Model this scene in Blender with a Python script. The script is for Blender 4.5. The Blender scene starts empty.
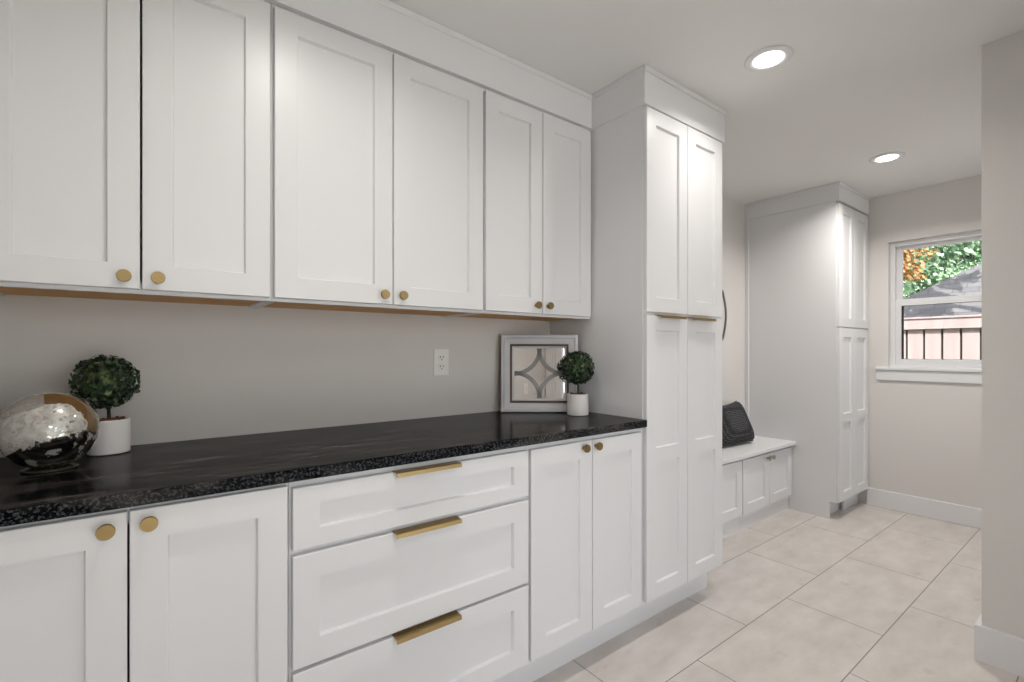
import bpy, bmesh, math, random
from mathutils import Vector, Matrix

random.seed(7)
S = bpy.context.scene
COL = S.collection
R = math.radians

# ------------------------------------------------------------------ camera
CAM_H = 1.228
cd = bpy.data.cameras.new('camera')
cam = bpy.data.objects.new('camera', cd)
COL.objects.link(cam)
cam.location = (0, 0, CAM_H)
cam.rotation_euler = (R(90), 0, R(-37.19))
cd.sensor_width = 36.0
cd.lens = 477.44 * 36.0 / 1024.0
cd.shift_y = 9.53 / 1024.0
cd.clip_start = 0.05
S.camera = cam

# ------------------------------------------------------------------ view, sky, sun
S.view_settings.view_transform = 'Standard'
S.view_settings.look = 'None'
S.view_settings.gamma = 1.0
S.view_settings.use_curve_mapping = False
S.view_settings.exposure = 0.33

w = bpy.data.worlds.new('sky'); S.world = w
w.use_nodes = True
nt = w.node_tree
sky = nt.nodes.new('ShaderNodeTexSky')
sky.sky_type = 'NISHITA'
sky.sun_disc = False
sky.sun_elevation = R(48)
sky.sun_rotation = R(250)
hs = nt.nodes.new('ShaderNodeHueSaturation'); hs.inputs['Saturation'].default_value = 0.18
nt.links.new(sky.outputs[0], hs.inputs['Color'])
nt.links.new(hs.outputs[0], nt.nodes['Background'].inputs[0])
nt.nodes['Background'].inputs[1].default_value = 0.43

sl = bpy.data.lights.new('sun', 'SUN')
sl.energy = 7.5; sl.angle = R(0.6); sl.color = (1.0, 0.96, 0.90)
sun = bpy.data.objects.new('sun', sl); COL.objects.link(sun)
sun.rotation_euler = Vector((0.64, 0.30, -0.72)).to_track_quat('-Z', 'Y').to_euler()

DOWNLIGHT_W = 4.0
HALL_FILL_W = 2.2

# ------------------------------------------------------------------ main dimensions
H = 2.44                      # ceiling
XL, XR = -0.334, 4.565        # left wall, far wall with the window
YW = 1.895                    # wall behind the worktop
YA = 1.990                    # wall behind the bench
YB = 1.2745                   # faces of base and tall doors
YU = 1.5785                   # faces of upper doors
YO = -0.90                    # wall opposite
XC = 2.630                    # stub wall
YC = 0.383
XP = 1.686                    # tall cabinet side
ZC = 0.934                    # worktop top

# ------------------------------------------------------------------ materials
def new_mat(name):
    m = bpy.data.materials.new(name); m.use_nodes = True
    return m, m.node_tree, m.node_tree.nodes['Principled BSDF']

def paint(name, col, rough=0.4, bump=0.0, bscale=60.0, var=0.0, metallic=0.0, spec=0.5):
    m, t, b = new_mat(name)
    b.inputs['Base Color'].default_value = (*col, 1)
    b.inputs['Roughness'].default_value = rough
    b.inputs['Metallic'].default_value = metallic
    b.inputs['Specular IOR Level'].default_value = spec
    tc = t.nodes.new('ShaderNodeTexCoord')
    n = t.nodes.new('ShaderNodeTexNoise'); n.inputs['Scale'].default_value = bscale; n.inputs['Detail'].default_value = 4
    t.links.new(tc.outputs['Object'], n.inputs['Vector'])
    if var:
        mx = t.nodes.new('ShaderNodeMix'); mx.data_type = 'RGBA'
        mx.inputs['A'].default_value = (*[c * (1 - var) for c in col], 1)
        mx.inputs['B'].default_value = (*[min(1, c * (1 + var)) for c in col], 1)
        t.links.new(n.outputs['Fac'], mx.inputs['Factor'])
        t.links.new(mx.outputs['Result'], b.inputs['Base Color'])
    if bump:
        bp = t.nodes.new('ShaderNodeBump'); bp.inputs['Strength'].default_value = bump; bp.inputs['Distance'].default_value = 0.002
        t.links.new(n.outputs['Fac'], bp.inputs['Height'])
        t.links.new(bp.outputs['Normal'], b.inputs['Normal'])
    return m

M = {}
M['cab'] = paint('white_cabinet_paint', (0.80, 0.80, 0.81), 0.35, 0.02, 300, 0.01)
M['trim'] = paint('white_trim_paint', (0.80, 0.80, 0.81), 0.40, 0.02, 200, 0.01)
M['wall'] = paint('greige_wall_paint', (0.72, 0.695, 0.67), 0.75, 0.25, 180, 0.015, spec=0.3)
M['ceil'] = paint('ceiling_paint', (0.82, 0.81, 0.80), 0.85, 0.25, 150, 0.01, spec=0.2)
M['brass'] = paint('brushed_brass', (0.36, 0.255, 0.115), 0.38, 0.03, 500, 0.05, metallic=1.0)
M['pewter'] = paint('dark_pewter', (0.20, 0.19, 0.17), 0.35, 0.0, 50, 0.05, metallic=1.0)
M['nickel'] = paint('aged_nickel', (0.42, 0.38, 0.30), 0.28, 0.0, 50, 0.1, metallic=1.0)
M['pot'] = paint('white_ceramic', (0.80, 0.78, 0.76), 0.45, 0.05, 90, 0.02)
M['soil'] = paint('brown_bark_soil', (0.16, 0.07, 0.035), 0.9, 1.0, 120, 0.5)
M['bark_and_gap_shade'] = paint('dark_stem_and_gap_shade', (0.035, 0.032, 0.018), 0.8, 0.5, 200, 0.3)
M['plate'] = paint('white_plastic', (0.90, 0.88, 0.86), 0.35)
M['slot'] = paint('dark_slot', (0.03, 0.03, 0.03), 0.6)
M['frame'] = paint('silver_white_frame', (0.60, 0.60, 0.62), 0.38, 0.05, 150, 0.04)
M['liner'] = paint('bronze_liner', (0.11, 0.05, 0.025), 0.4, 0.1, 200, 0.3, metallic=0.3)
M['lattice'] = paint('grey_mirror_lattice', (0.33, 0.32, 0.31), 0.45, 0.05, 150, 0.05)
M['backing'] = paint('dark_backing', (0.05, 0.045, 0.04), 0.8)
M['vinyl'] = paint('white_vinyl', (0.78, 0.78, 0.79), 0.4)
M['gasket'] = paint('black_gasket', (0.02, 0.018, 0.018), 0.6)
M['mirror'] = paint('mirror_glass', (0.90, 0.90, 0.90), 0.02, metallic=1.0)
M['shadowgap'] = paint('dark_interior', (0.05, 0.05, 0.05), 0.8)

def wood(name, c1, c2, scale=(3, 40, 40), rough=0.5):
    m, t, b = new_mat(name)
    tc = t.nodes.new('ShaderNodeTexCoord'); mp = t.nodes.new('ShaderNodeMapping')
    mp.inputs['Scale'].default_value = scale
    n = t.nodes.new('ShaderNodeTexNoise'); n.inputs['Scale'].default_value = 1.0; n.inputs['Detail'].default_value = 6
    cr = t.nodes.new('ShaderNodeValToRGB')
    cr.color_ramp.elements[0].position = 0.3; cr.color_ramp.elements[1].position = 0.7
    cr.color_ramp.elements[0].color = (*c1, 1); cr.color_ramp.elements[1].color = (*c2, 1)
    t.links.new(tc.outputs['Object'], mp.inputs['Vector']); t.links.new(mp.outputs[0], n.inputs['Vector'])
    t.links.new(n.outputs['Fac'], cr.inputs['Fac']); t.links.new(cr.outputs[0], b.inputs['Base Color'])
    b.inputs['Roughness'].default_value = rough
    return m
M['ply'] = wood('amber_plywood', (0.55, 0.24, 0.040), (0.78, 0.40, 0.10))
M['cedar'] = wood('pink_cedar', (0.34, 0.26, 0.252), (0.42, 0.34, 0.332), (8, 14, 1.5), 0.8)

def floor_mat():
    m, t, b = new_mat('travertine_look_tile')
    L = t.links.new
    tc = t.nodes.new('ShaderNodeTexCoord')
    mp = t.nodes.new('ShaderNodeMapping')
    mp.inputs['Location'].default_value = (-(2.908 - 20 * 0.785), -(0.672 - 20 * 0.3925), 0)
    L(tc.outputs['Object'], mp.inputs['Vector'])
    br = t.nodes.new('ShaderNodeTexBrick')
    br.offset = 0.5; br.offset_frequency = 2; br.squash = 1.0
    br.inputs['Color1'].default_value = (0.96, 0.95, 0.94, 1); br.inputs['Color2'].default_value = (1, 1, 1, 1)
    br.inputs['Mortar'].default_value = (0, 0, 0, 1)
    br.inputs['Scale'].default_value = 1.0; br.inputs['Mortar Size'].default_value = 0.0022
    br.inputs['Mortar Smooth'].default_value = 0.1; br.inputs['Bias'].default_value = 0.0
    br.inputs['Brick Width'].default_value = 0.785; br.inputs['Row Height'].default_value = 0.3925
    L(mp.outputs[0], br.inputs['Vector'])
    mp2 = t.nodes.new('ShaderNodeMapping'); mp2.inputs['Scale'].default_value = (2.2, 5.0, 1); mp2.inputs['Rotation'].default_value = (0, 0, 0.35)
    L(tc.outputs['Object'], mp2.inputs['Vector'])
    n1 = t.nodes.new('ShaderNodeTexNoise'); n1.inputs['Scale'].default_value = 2.0; n1.inputs['Detail'].default_value = 8; n1.inputs['Roughness'].default_value = 0.62
    L(mp2.outputs[0], n1.inputs['Vector'])
    cr = t.nodes.new('ShaderNodeValToRGB'); e = cr.color_ramp.elements
    e[0].position = 0.30; e[0].color = (0.60, 0.555, 0.52, 1)
    e[1].position = 0.72; e[1].color = (0.76, 0.715, 0.68, 1)
    L(n1.outputs['Fac'], cr.inputs['Fac'])
    n2 = t.nodes.new('ShaderNodeTexNoise'); n2.inputs['Scale'].default_value = 9.0; n2.inputs['Detail'].default_value = 5
    L(tc.outputs['Object'], n2.inputs['Vector'])
    cr2 = t.nodes.new('ShaderNodeValToRGB'); e = cr2.color_ramp.elements
    e[0].position = 0.27; e[0].color = (0.80, 0.78, 0.76, 1); e[1].position = 0.36; e[1].color = (1, 1, 1, 1)
    L(n2.outputs['Fac'], cr2.inputs['Fac'])
    mu = t.nodes.new('ShaderNodeMix'); mu.data_type = 'RGBA'; mu.blend_type = 'MULTIPLY'; mu.inputs['Factor'].default_value = 0.7
    L(cr.outputs[0], mu.inputs['A']); L(cr2.outputs[0], mu.inputs['B'])
    mu2 = t.nodes.new('ShaderNodeMix'); mu2.data_type = 'RGBA'; mu2.blend_type = 'MULTIPLY'; mu2.inputs['Factor'].default_value = 1
    L(mu.outputs['Result'], mu2.inputs['A']); L(br.outputs['Color'], mu2.inputs['B'])
    mg = t.nodes.new('ShaderNodeMix'); mg.data_type = 'RGBA'
    mg.inputs['B'].default_value = (0.27, 0.235, 0.21, 1)
    L(br.outputs['Fac'], mg.inputs['Factor']); L(mu2.outputs['Result'], mg.inputs['A'])
    L(mg.outputs['Result'], b.inputs['Base Color'])
    b.inputs['Roughness'].default_value = 0.38
    bp = t.nodes.new('ShaderNodeBump'); bp.inputs['Strength'].default_value = 0.4; bp.inputs['Distance'].default_value = 0.002; bp.invert = True
    L(br.outputs['Fac'], bp.inputs['Height']); L(bp.outputs['Normal'], b.inputs['Normal'])
    return m
M['floor'] = floor_mat()

def granite():
    m, t, b = new_mat('black_granite')
    L = t.links.new
    tc = t.nodes.new('ShaderNodeTexCoord')
    mp = t.nodes.new('ShaderNodeMapping'); mp.inputs['Scale'].default_value = (1.6, 9.0, 4.0); mp.inputs['Rotation'].default_value = (0, 0, 0.10)
    L(tc.outputs['Object'], mp.inputs['Vector'])
    n = t.nodes.new('ShaderNodeTexNoise'); n.inputs['Scale'].default_value = 3.0; n.inputs['Detail'].default_value = 8; n.inputs['Roughness'].default_value = 0.7
    L(mp.outputs[0], n.inputs['Vector'])
    cr = t.nodes.new('ShaderNodeValToRGB'); e = cr.color_ramp.elements
    e[0].position = 0.48; e[0].color = (0.003, 0.003, 0.0035, 1); e[1].position = 0.75; e[1].color = (0.105, 0.092, 0.085, 1)
    L(n.outputs['Fac'], cr.inputs['Fac'])
    v = t.nodes.new('ShaderNodeTexNoise'); v.inputs['Scale'].default_value = 150; v.inputs['Detail'].default_value = 2; v.inputs['Roughness'].default_value = 0.6
    L(tc.outputs['Object'], v.inputs['Vector'])
    cr2 = t.nodes.new('ShaderNodeValToRGB'); e = cr2.color_ramp.elements
    e[0].position = 0.50; e[0].color = (0, 0, 0, 1); e[1].position = 0.62; e[1].color = (0.058, 0.066, 0.076, 1)
    L(v.outputs['Fac'], cr2.inputs['Fac'])
    ad = t.nodes.new('ShaderNodeMix'); ad.data_type = 'RGBA'; ad.blend_type = 'ADD'
    gn = t.nodes.new('ShaderNodeNewGeometry'); sn = t.nodes.new('ShaderNodeSeparateXYZ'); L(gn.outputs['Normal'], sn.inputs[0])
    pol = t.nodes.new('ShaderNodeMapRange')      # chiselled edge shows its crystals, the polished top hardly does
    pol.inputs['From Min'].default_value = 0.3; pol.inputs['From Max'].default_value = 0.95; pol.inputs['To Min'].default_value = 1.0; pol.inputs['To Max'].default_value = 0.12
    L(sn.outputs['Z'], pol.inputs['Value']); L(pol.outputs[0], ad.inputs['Factor'])
    L(cr.outputs[0], ad.inputs['A']); L(cr2.outputs[0], ad.inputs['B'])
    L(ad.outputs['Result'], b.inputs['Base Color'])
    rr = t.nodes.new('ShaderNodeMapRange'); rr.inputs['To Min'].default_value = 0.06; rr.inputs['To Max'].default_value = 0.24
    L(n.outputs['Fac'], rr.inputs['Value']); L(rr.outputs[0], b.inputs['Roughness']); b.inputs['IOR'].default_value = 1.09
    bp = t.nodes.new('ShaderNodeBump'); bp.inputs['Strength'].default_value = 0.04; bp.inputs['Distance'].default_value = 0.001
    L(v.outputs['Fac'], bp.inputs['Height']); L(bp.outputs['Normal'], b.inputs['Normal'])
    return m
M['granite'] = granite()

def leaf_mat(name, cols, rough=0.45, trans=0.0):
    m, t, b = new_mat(name)
    L = t.links.new
    g = t.nodes.new('ShaderNodeNewGeometry')
    cr = t.nodes.new('ShaderNodeValToRGB'); e = cr.color_ramp.elements
    e[0].color = (*cols[0], 1); e[1].color = (*cols[-1], 1)
    for i, c in enumerate(cols[1:-1]):
        k = e.new((i + 1) / (len(cols) - 1)); k.color = (*c, 1)
    L(g.outputs['Random Per Island'], cr.inputs['Fac']); L(cr.outputs[0], b.inputs['Base Color'])
    b.inputs['Roughness'].default_value = rough
    return m
M['box'] = leaf_mat('boxwood_leaf', [(0.005, 0.012, 0.007), (0.012, 0.035, 0.014), (0.025, 0.075, 0.022), (0.006, 0.018, 0.012), (0.05, 0.08, 0.055), (0.004, 0.01, 0.006), (0.17, 0.25, 0.09)], 0.38)
M['green'] = leaf_mat('bright_green_leaf', [(0.12, 0.26, 0.12), (0.30, 0.46, 0.26), (0.46, 0.60, 0.40), (0.05, 0.14, 0.08), (0.36, 0.52, 0.36)], 0.6)
M['orange'] = leaf_mat('autumn_leaf', [(0.36, 0.15, 0.03), (0.50, 0.26, 0.08), (0.20, 0.09, 0.03), (0.55, 0.36, 0.16)], 0.6)

def shingle():
    m, t, b = new_mat('grey_shingle'); L = t.links.new
    tc = t.nodes.new('ShaderNodeTexCoord')
    br = t.nodes.new('ShaderNodeTexBrick'); br.inputs['Scale'].default_value = 1
    br.inputs['Brick Width'].default_value = 0.3; br.inputs['Row Height'].default_value = 0.12; br.inputs['Mortar Size'].default_value = 0.006
    br.inputs['Color1'].default_value = (0.11, 0.107, 0.113, 1); br.inputs['Color2'].default_value = (0.15, 0.145, 0.15, 1); br.inputs['Mortar'].default_value = (0.07, 0.07, 0.075, 1)
    mp = t.nodes.new('ShaderNodeMapping'); mp.inputs['Rotation'].default_value = (0, 0, R(90))
    L(tc.outputs['Object'], mp.inputs['Vector']); L(mp.outputs[0], br.inputs['Vector']); L(br.outputs['Color'], b.inputs['Base Color'])
    b.inputs['Roughness'].default_value = 0.9
    return m
M['shingle'] = shingle()
M['grass'] = paint('lawn', (0.10, 0.16, 0.05), 0.9, 0.5, 40, 0.4)
M['bounce_slab'] = paint('pale_bounce_paving', (0.74, 0.72, 0.69), 0.85, 0.3, 20, 0.06)
M['brick'] = paint('tan_siding', (0.42, 0.36, 0.30), 0.85, 0.2, 30, 0.1)

def knit():
    m, t, b = new_mat('black_woven_fabric'); L = t.links.new
    tc = t.nodes.new('ShaderNodeTexCoord')
    v = t.nodes.new('ShaderNodeTexVoronoi'); v.inputs['Scale'].default_value = 78; v.inputs['Randomness'].default_value = 0.25
    L(tc.outputs['Object'], v.inputs['Vector'])
    cr = t.nodes.new('ShaderNodeValToRGB'); e = cr.color_ramp.elements
    e[0].position = 0.16; e[0].color = (0.13, 0.13, 0.14, 1); e[1].position = 0.42; e[1].color = (0.010, 0.010, 0.012, 1)
    L(v.outputs['Distance'], cr.inputs['Fac']); L(cr.outputs[0], b.inputs['Base Color'])
    b.inputs['Roughness'].default_value = 0.8
    bp = t.nodes.new('ShaderNodeBump'); bp.inputs['Strength'].default_value = 0.6; bp.inputs['Distance'].default_value = 0.003; bp.invert = True
    L(v.outputs['Distance'], bp.inputs['Height']); L(bp.outputs['Normal'], b.inputs['Normal'])
    return m
M['knit'] = knit()

def emit(name, col, s):
    m, t, b = new_mat(name)
    b.inputs['Base Color'].default_value = (0.9, 0.9, 0.9, 1)
    b.inputs['Emission Color'].default_value = (*col, 1); b.inputs['Emission Strength'].default_value = s
    return m
M['lens'] = emit('lamp_lens', (1, 0.98, 0.95), 6.0)

def glass(name, col=(1, 1, 1), rough=0.0):
    m, t, b = new_mat(name)
    out = t.nodes['Material Output']; t.nodes.remove(b)
    tr = t.nodes.new('ShaderNodeBsdfTransparent'); tr.inputs[0].default_value = (*col, 1)
    gl = t.nodes.new('ShaderNodeBsdfGlossy'); gl.inputs['Roughness'].default_value = rough
    fr = t.nodes.new('ShaderNodeFresnel'); fr.inputs['IOR'].default_value = 1.45
    mx = t.nodes.new('ShaderNodeMixShader')
    t.links.new(fr.outputs[0], mx.inputs[0]); t.links.new(tr.outputs[0], mx.inputs[1]); t.links.new(gl.outputs[0], mx.inputs[2])
    t.links.new(mx.outputs[0], out.inputs['Surface'])
    return m
M['pane'] = glass('window_glass', (0.95, 0.96, 0.96))

def mercury():
    """mirror-silvered glass with flaked cream patches and a bare amber window near the top"""
    m, t, b = new_mat('mercury_glass'); L = t.links.new
    tc = t.nodes.new('ShaderNodeTexCoord')
    sx = t.nodes.new('ShaderNodeSeparateXYZ'); L(tc.outputs['Object'], sx.inputs[0])
    def noise(scale, det, rough=0.6):
        n = t.nodes.new('ShaderNodeTexNoise'); n.inputs['Scale'].default_value = scale; n.inputs['Detail'].default_value = det; n.inputs['Roughness'].default_value = rough
        L(tc.outputs['Object'], n.inputs['Vector']); return n.outputs['Fac']
    def math_(op, a, bb):
        k = t.nodes.new('ShaderNodeMath'); k.operation = op
        for i, x in enumerate((a, bb)):
            if isinstance(x, (int, float)): k.inputs[i].default_value = x
            else: L(x, k.inputs[i])
        return k.outputs[0]
    def ramp(v, p0, p1):
        r = t.nodes.new('ShaderNodeMapRange'); r.inputs['From Min'].default_value = p0; r.inputs['From Max'].default_value = p1
        L(v, r.inputs['Value']); return r.outputs[0]
    RGm = 0.0945
    nA = noise(26, 6); nB = noise(105, 4); nC = noise(11, 4); nD = noise(60, 3)
    X, Z = sx.outputs['X'], sx.outputs['Z']
    rr = math_('DIVIDE', math_('SQRT', math_('ADD', math_('MULTIPLY', X, X), math_('MULTIPLY', Z, Z)), 0.0), RGm)
    def AND(*v):
        o = v[0]
        for k in v[1:]: o = math_('MULTIPLY', o, k)
        return o
    def NOT(v): return math_('SUBTRACT', 1.0, v)
    wob = math_('ADD', math_('MULTIPLY', math_('SUBTRACT', nA, 0.5), 0.30), math_('MULTIPLY', math_('SUBTRACT', nD, 0.5), 0.28))
    # bare amber crescent under the crown
    ups = ramp(math_('ADD', Z, math_('MULTIPLY', X, 0.55)), 0.026, 0.028)
    right = ramp(X, -0.012, -0.010)
    amber = AND(ramp(math_('ADD', rr, wob), 0.68, 0.69), ramp(rr, 0.93, 0.92), ups, right)
    # smoky see-through shoulder at the upper left
    smoke = AND(ramp(math_('ADD', Z, math_('MULTIPLY', X, -0.35)), 0.058, 0.064), NOT(right))
    # ragged silver-leaf flakes over the middle, with pinholes
    low = math_('ADD', math_('ADD', Z, math_('MULTIPLY', X, -0.30)), math_('MULTIPLY', wob, 0.16))
    main = AND(ramp(low, -0.030, -0.022), ramp(math_('ADD', rr, wob), 0.90, 0.86), NOT(amber))
    holes = ramp(nB, 0.40, 0.45)
    low_fl = AND(ramp(nA, 0.535, 0.57), NOT(amber))
    flake = math_('MAXIMUM', AND(main, holes, NOT(smoke)), math_('MULTIPLY', low_fl, 0.8))
    rim = AND(ramp(rr, 0.90, 0.93), ramp(nD, 0.42, 0.55))
    def mix(fac, a, bcol):
        k = t.nodes.new('ShaderNodeMix'); k.data_type = 'RGBA'
        L(fac, k.inputs['Factor'])
        if isinstance(a, tuple): k.inputs['A'].default_value = (*a, 1)
        else: L(a, k.inputs['A'])
        if isinstance(bcol, tuple): k.inputs['B'].default_value = (*bcol, 1)
        else: L(bcol, k.inputs['B'])
        return k.outputs['Result']
    cream = mix(ramp(nD, 0.35, 0.65), (0.42, 0.40, 0.36), (0.62, 0.60, 0.55))
    c = mix(rim, (0.62, 0.60, 0.57), (0.26, 0.23, 0.18))
    c = mix(flake, c, cream)
    c = mix(smoke, c, (0.34, 0.32, 0.29))
    c = mix(amber, c, (0.19, 0.11, 0.045))
    L(c, b.inputs['Base Color'])
    L(math_('SUBTRACT', 1.0, math_('MAXIMUM', math_('MULTIPLY', flake, 0.75), math_('MULTIPLY', math_('MAXIMUM', amber, smoke), 0.75))), b.inputs['Metallic'])
    L(math_('ADD', 0.06, math_('MULTIPLY', flake, 0.36)), b.inputs['Roughness'])
    b.inputs['Coat Weight'].default_value = 1.0; b.inputs['Coat Roughness'].default_value = 0.03
    bp = t.nodes.new('ShaderNodeBump'); bp.inputs['Strength'].default_value = 0.15; bp.inputs['Distance'].default_value = 0.002
    L(nA, bp.inputs['Height']); L(bp.outputs['Normal'], b.inputs['Normal'])
    return m
M['mercury'] = mercury()
M['footglass'] = paint('smoky_green_glass', (0.045, 0.05, 0.03), 0.06, 0.0, 40, 0.2)

# ------------------------------------------------------------------ geometry helpers
def link(name, bm, mat, parent=None, loc=(0, 0, 0), smooth=False, rot=None):
    me = bpy.data.meshes.new(name)
    bmesh.ops.recalc_face_normals(bm, faces=bm.faces)
    bm.to_mesh(me); bm.free()
    me.materials.append(mat)
    if smooth:
        for p in me.polygons: p.use_smooth = True
    o = bpy.data.objects.new(name, me); COL.objects.link(o)
    o.location = loc
    if rot: o.rotation_euler = rot
    if parent: o.parent = parent
    return o

def thing(name, label, cat, loc=(0, 0, 0), rot=(0, 0, 0), group=None):
    o = bpy.data.objects.new(name, None); COL.objects.link(o)
    o.empty_display_size = 0.05
    o.location = loc; o.rotation_euler = rot
    tag(o, label, cat, group)
    return o

def tag(o, label, cat, group=None, kind=None):
    o['label'] = label; o['category'] = cat
    if group: o['group'] = group
    if kind: o['kind'] = kind
    return o

def box(bm, x0, x1, y0, y1, z0, z1, bev=0.0, seg=1):
    v = [bm.verts.new((x, y, z)) for x in (x0, x1) for y in (y0, y1) for z in (z0, z1)]
    f = [bm.faces.new([v[i] for i in q]) for q in ((0, 1, 3, 2), (4, 6, 7, 5), (0, 4, 5, 1), (2, 3, 7, 6), (0, 2, 6, 4), (1, 5, 7, 3))]
    bmesh.ops.recalc_face_normals(bm, faces=f)
    if bev:
        es = list({e for q in f for e in q.edges})
        bmesh.ops.bevel(bm, geom=es, offset=bev, segments=seg, affect='EDGES', profile=0.5)

def bx(*a, **k):
    bm = bmesh.new(); box(bm, *a, **k); return bm

def lathe(bm, prof, n=32, center=(0, 0, 0), axis='Z', cap=True):
    rings = []
    for r, z in prof:
        ring = []
        for i in range(n):
            a = 2 * math.pi * i / n
            p = (r * math.cos(a), r * math.sin(a), z)
            if axis == 'Y': p = (p[0], p[2], p[1])
            if axis == 'X': p = (p[2], p[0], p[1])
            ring.append(bm.verts.new((p[0] + center[0], p[1] + center[1], p[2] + center[2])))
        rings.append(ring)
    for a, b in zip(rings, rings[1:]):
        for i in range(n):
            bm.faces.new((a[i], a[(i + 1) % n], b[(i + 1) % n], b[i]))
    if cap:
        bm.faces.new(rings[0]); bm.faces.new(rings[-1])

def tube(bm, pts, r, n=10):
    pts = [Vector(p) for p in pts]
    rings = []
    for i, p in enumerate(pts):
        d = (pts[min(i + 1, len(pts) - 1)] - pts[max(i - 1, 0)]).normalized()
        u = d.orthogonal().normalized() if i == 0 else (rings_u - d * rings_u.dot(d)).normalized()
        rings_u = u; v = d.cross(u)
        rr = r[i] if isinstance(r, (list, tuple)) else r
        rings.append([bm.verts.new(p + (u * math.cos(2 * math.pi * k / n) + v * math.sin(2 * math.pi * k / n)) * rr) for k in range(n)])
    for a, b in zip(rings, rings[1:]):
        for i in range(n): bm.faces.new((a[i], a[(i + 1) % n], b[(i + 1) % n], b[i]))
    bm.faces.new(rings[0]); bm.faces.new(rings[-1])

def shaker(w, h, panels, t=0.019, rec=0.0115, b=0.0016, sl=0.0035):
    """one-piece shaker front: face at y=0 looking to -y, recessed panels (x0,x1,z0,z1)"""
    bm = bmesh.new()
    V = {}
    def vert(x, y, z):
        k = (round(x, 5), round(y, 5), round(z, 5))
        if k not in V: V[k] = bm.verts.new(k)
        return V[k]
    def quad(*p):
        bm.faces.new([vert(*q) for q in p])
    x0, x1 = panels[0][0], panels[0][1]
    xs = [b, x0, x1, w - b]
    zs = [b]
    for p in panels: zs += [p[2], p[3]]
    zs.append(h - b)
    for i in range(len(xs) - 1):
        for j in range(len(zs) - 1):
            hole = (i == 1 and j % 2 == 1)
            a0, a1, c0, c1 = xs[i], xs[i + 1], zs[j], zs[j + 1]
            if not hole:
                quad((a0, 0, c0), (a1, 0, c0), (a1, 0, c1), (a0, 0, c1))
            else:
                i0, i1, k0, k1 = a0 + sl, a1 - sl, c0 + sl, c1 - sl
                quad((i0, rec, k0), (i1, rec, k0), (i1, rec, k1), (i0, rec, k1))
                quad((a0, 0, c0), (a1, 0, c0), (i1, rec, k0), (i0, rec, k0))
                quad((a1, 0, c0), (a1, 0, c1), (i1, rec, k1), (i1, rec, k0))
                quad((a1, 0, c1), (a0, 0, c1), (i0, rec, k1), (i1, rec, k1))
                quad((a0, 0, c1), (a0, 0, c0), (i0, rec, k0), (i0, rec, k1))
    # chamfer ring, sides, back
    loop = [(x, zs[0]) for x in xs] + [(xs[-1], z) for z in zs[1:]] + [(x, zs[-1]) for x in xs[-2::-1]] + [(xs[0], z) for z in zs[-2:0:-1]]
    def out(x, z):
        X = 0.0 if x == xs[0] else (w if x == xs[-1] else x)
        Z = 0.0 if z == zs[0] else (h if z == zs[-1] else z)
        return X, Z
    n = len(loop)
    for i in range(n):
        p, q = loop[i], loop[(i + 1) % n]; P, Q = out(*p), out(*q)
        quad((p[0], 0, p[1]), (q[0], 0, q[1]), (Q[0], b, Q[1]), (P[0], b, P[1]))
        quad((P[0], b, P[1]), (Q[0], b, Q[1]), (Q[0], t, Q[1]), (P[0], t, P[1]))
    bm.faces.new([vert(*(lambda o: (o[0], t, o[1]))(out(*p))) for p in loop])
    return bm

def knob_mesh(r=0.0155):
    bm = bmesh.new()
    lathe(bm, [(0.0075, 0.0), (0.0060, -0.002), (0.0050, -0.012), (0.0065, -0.016), (r - 0.0015, -0.0165), (r, -0.0175), (r, -0.0235), (r - 0.0008, -0.0248)], 32, axis="Y")
    return bm

def edge_pull(L):
    """folded brass tab: flange on the top edge, short lip turned down"""
    bm = bmesh.new()
    prof = [(0.012, 0.0022), (-0.020, 0.0022), (-0.0235, 0.0010), (-0.0255, -0.0100), (-0.0238, -0.0105), (-0.0215, -0.0006), (-0.0190, 0.0004), (0.012, 0.0004)]
    rings = [[bm.verts.new((x, y, z)) for y, z in prof] for x in (0, L)]
    k = len(prof)
    for i in range(k):
        bm.faces.new((rings[0][i], rings[0][(i + 1) % k], rings[1][(i + 1) % k], rings[1][i]))
    bm.faces.new(rings[0]); bm.faces.new(rings[1])
    return bm

ST = 0.0645   # stile width
def std_panel(w, h, rail=ST): return [(ST, w - ST, rail, h - rail)]

def door(parent, x0, x1, z0, z1, y, panels=None, knob=None, pull=None, name='door'):
    """door under `parent` (whose origin is on the floor at the cabinet's front left)"""
    ox, oy = parent.location.x, parent.location.y
    oz = parent.location.z
    wd, hd = x1 - x0, z1 - z0
    d = link(name, shaker(wd, hd, panels or std_panel(wd, hd)), M['cab'], parent, (x0 - ox, y - oy, z0 - oz))
    if knob:
        k = link('knob', knob_mesh(), M['brass'], d, (knob[0] - x0, -0.0002, knob[1] - z0), smooth=False)
        shade(k)
        k['label'] = 'round brushed brass knob'
    if pull:
        p = link('pull', edge_pull(pull[1] - pull[0]), M['brass'], d, (pull[0] - x0, 0, hd))
        p['label'] = 'brushed brass edge pull'
    return d

def shade(o, ang=35):
    me = o.data
    for p in me.polygons: p.use_smooth = True
    bm = bmesh.new(); bm.from_mesh(me)
    for e in bm.edges:
        if len(e.link_faces) == 2 and e.calc_face_angle(0) > R(ang): e.smooth = False
    bm.to_mesh(me); bm.free()

def struct(name, bm, mat, label=None, cat=None):
    o = link(name, bm, mat)
    o['kind'] = 'structure'
    if label: o['label'] = label; o['category'] = cat
    return o

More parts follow.
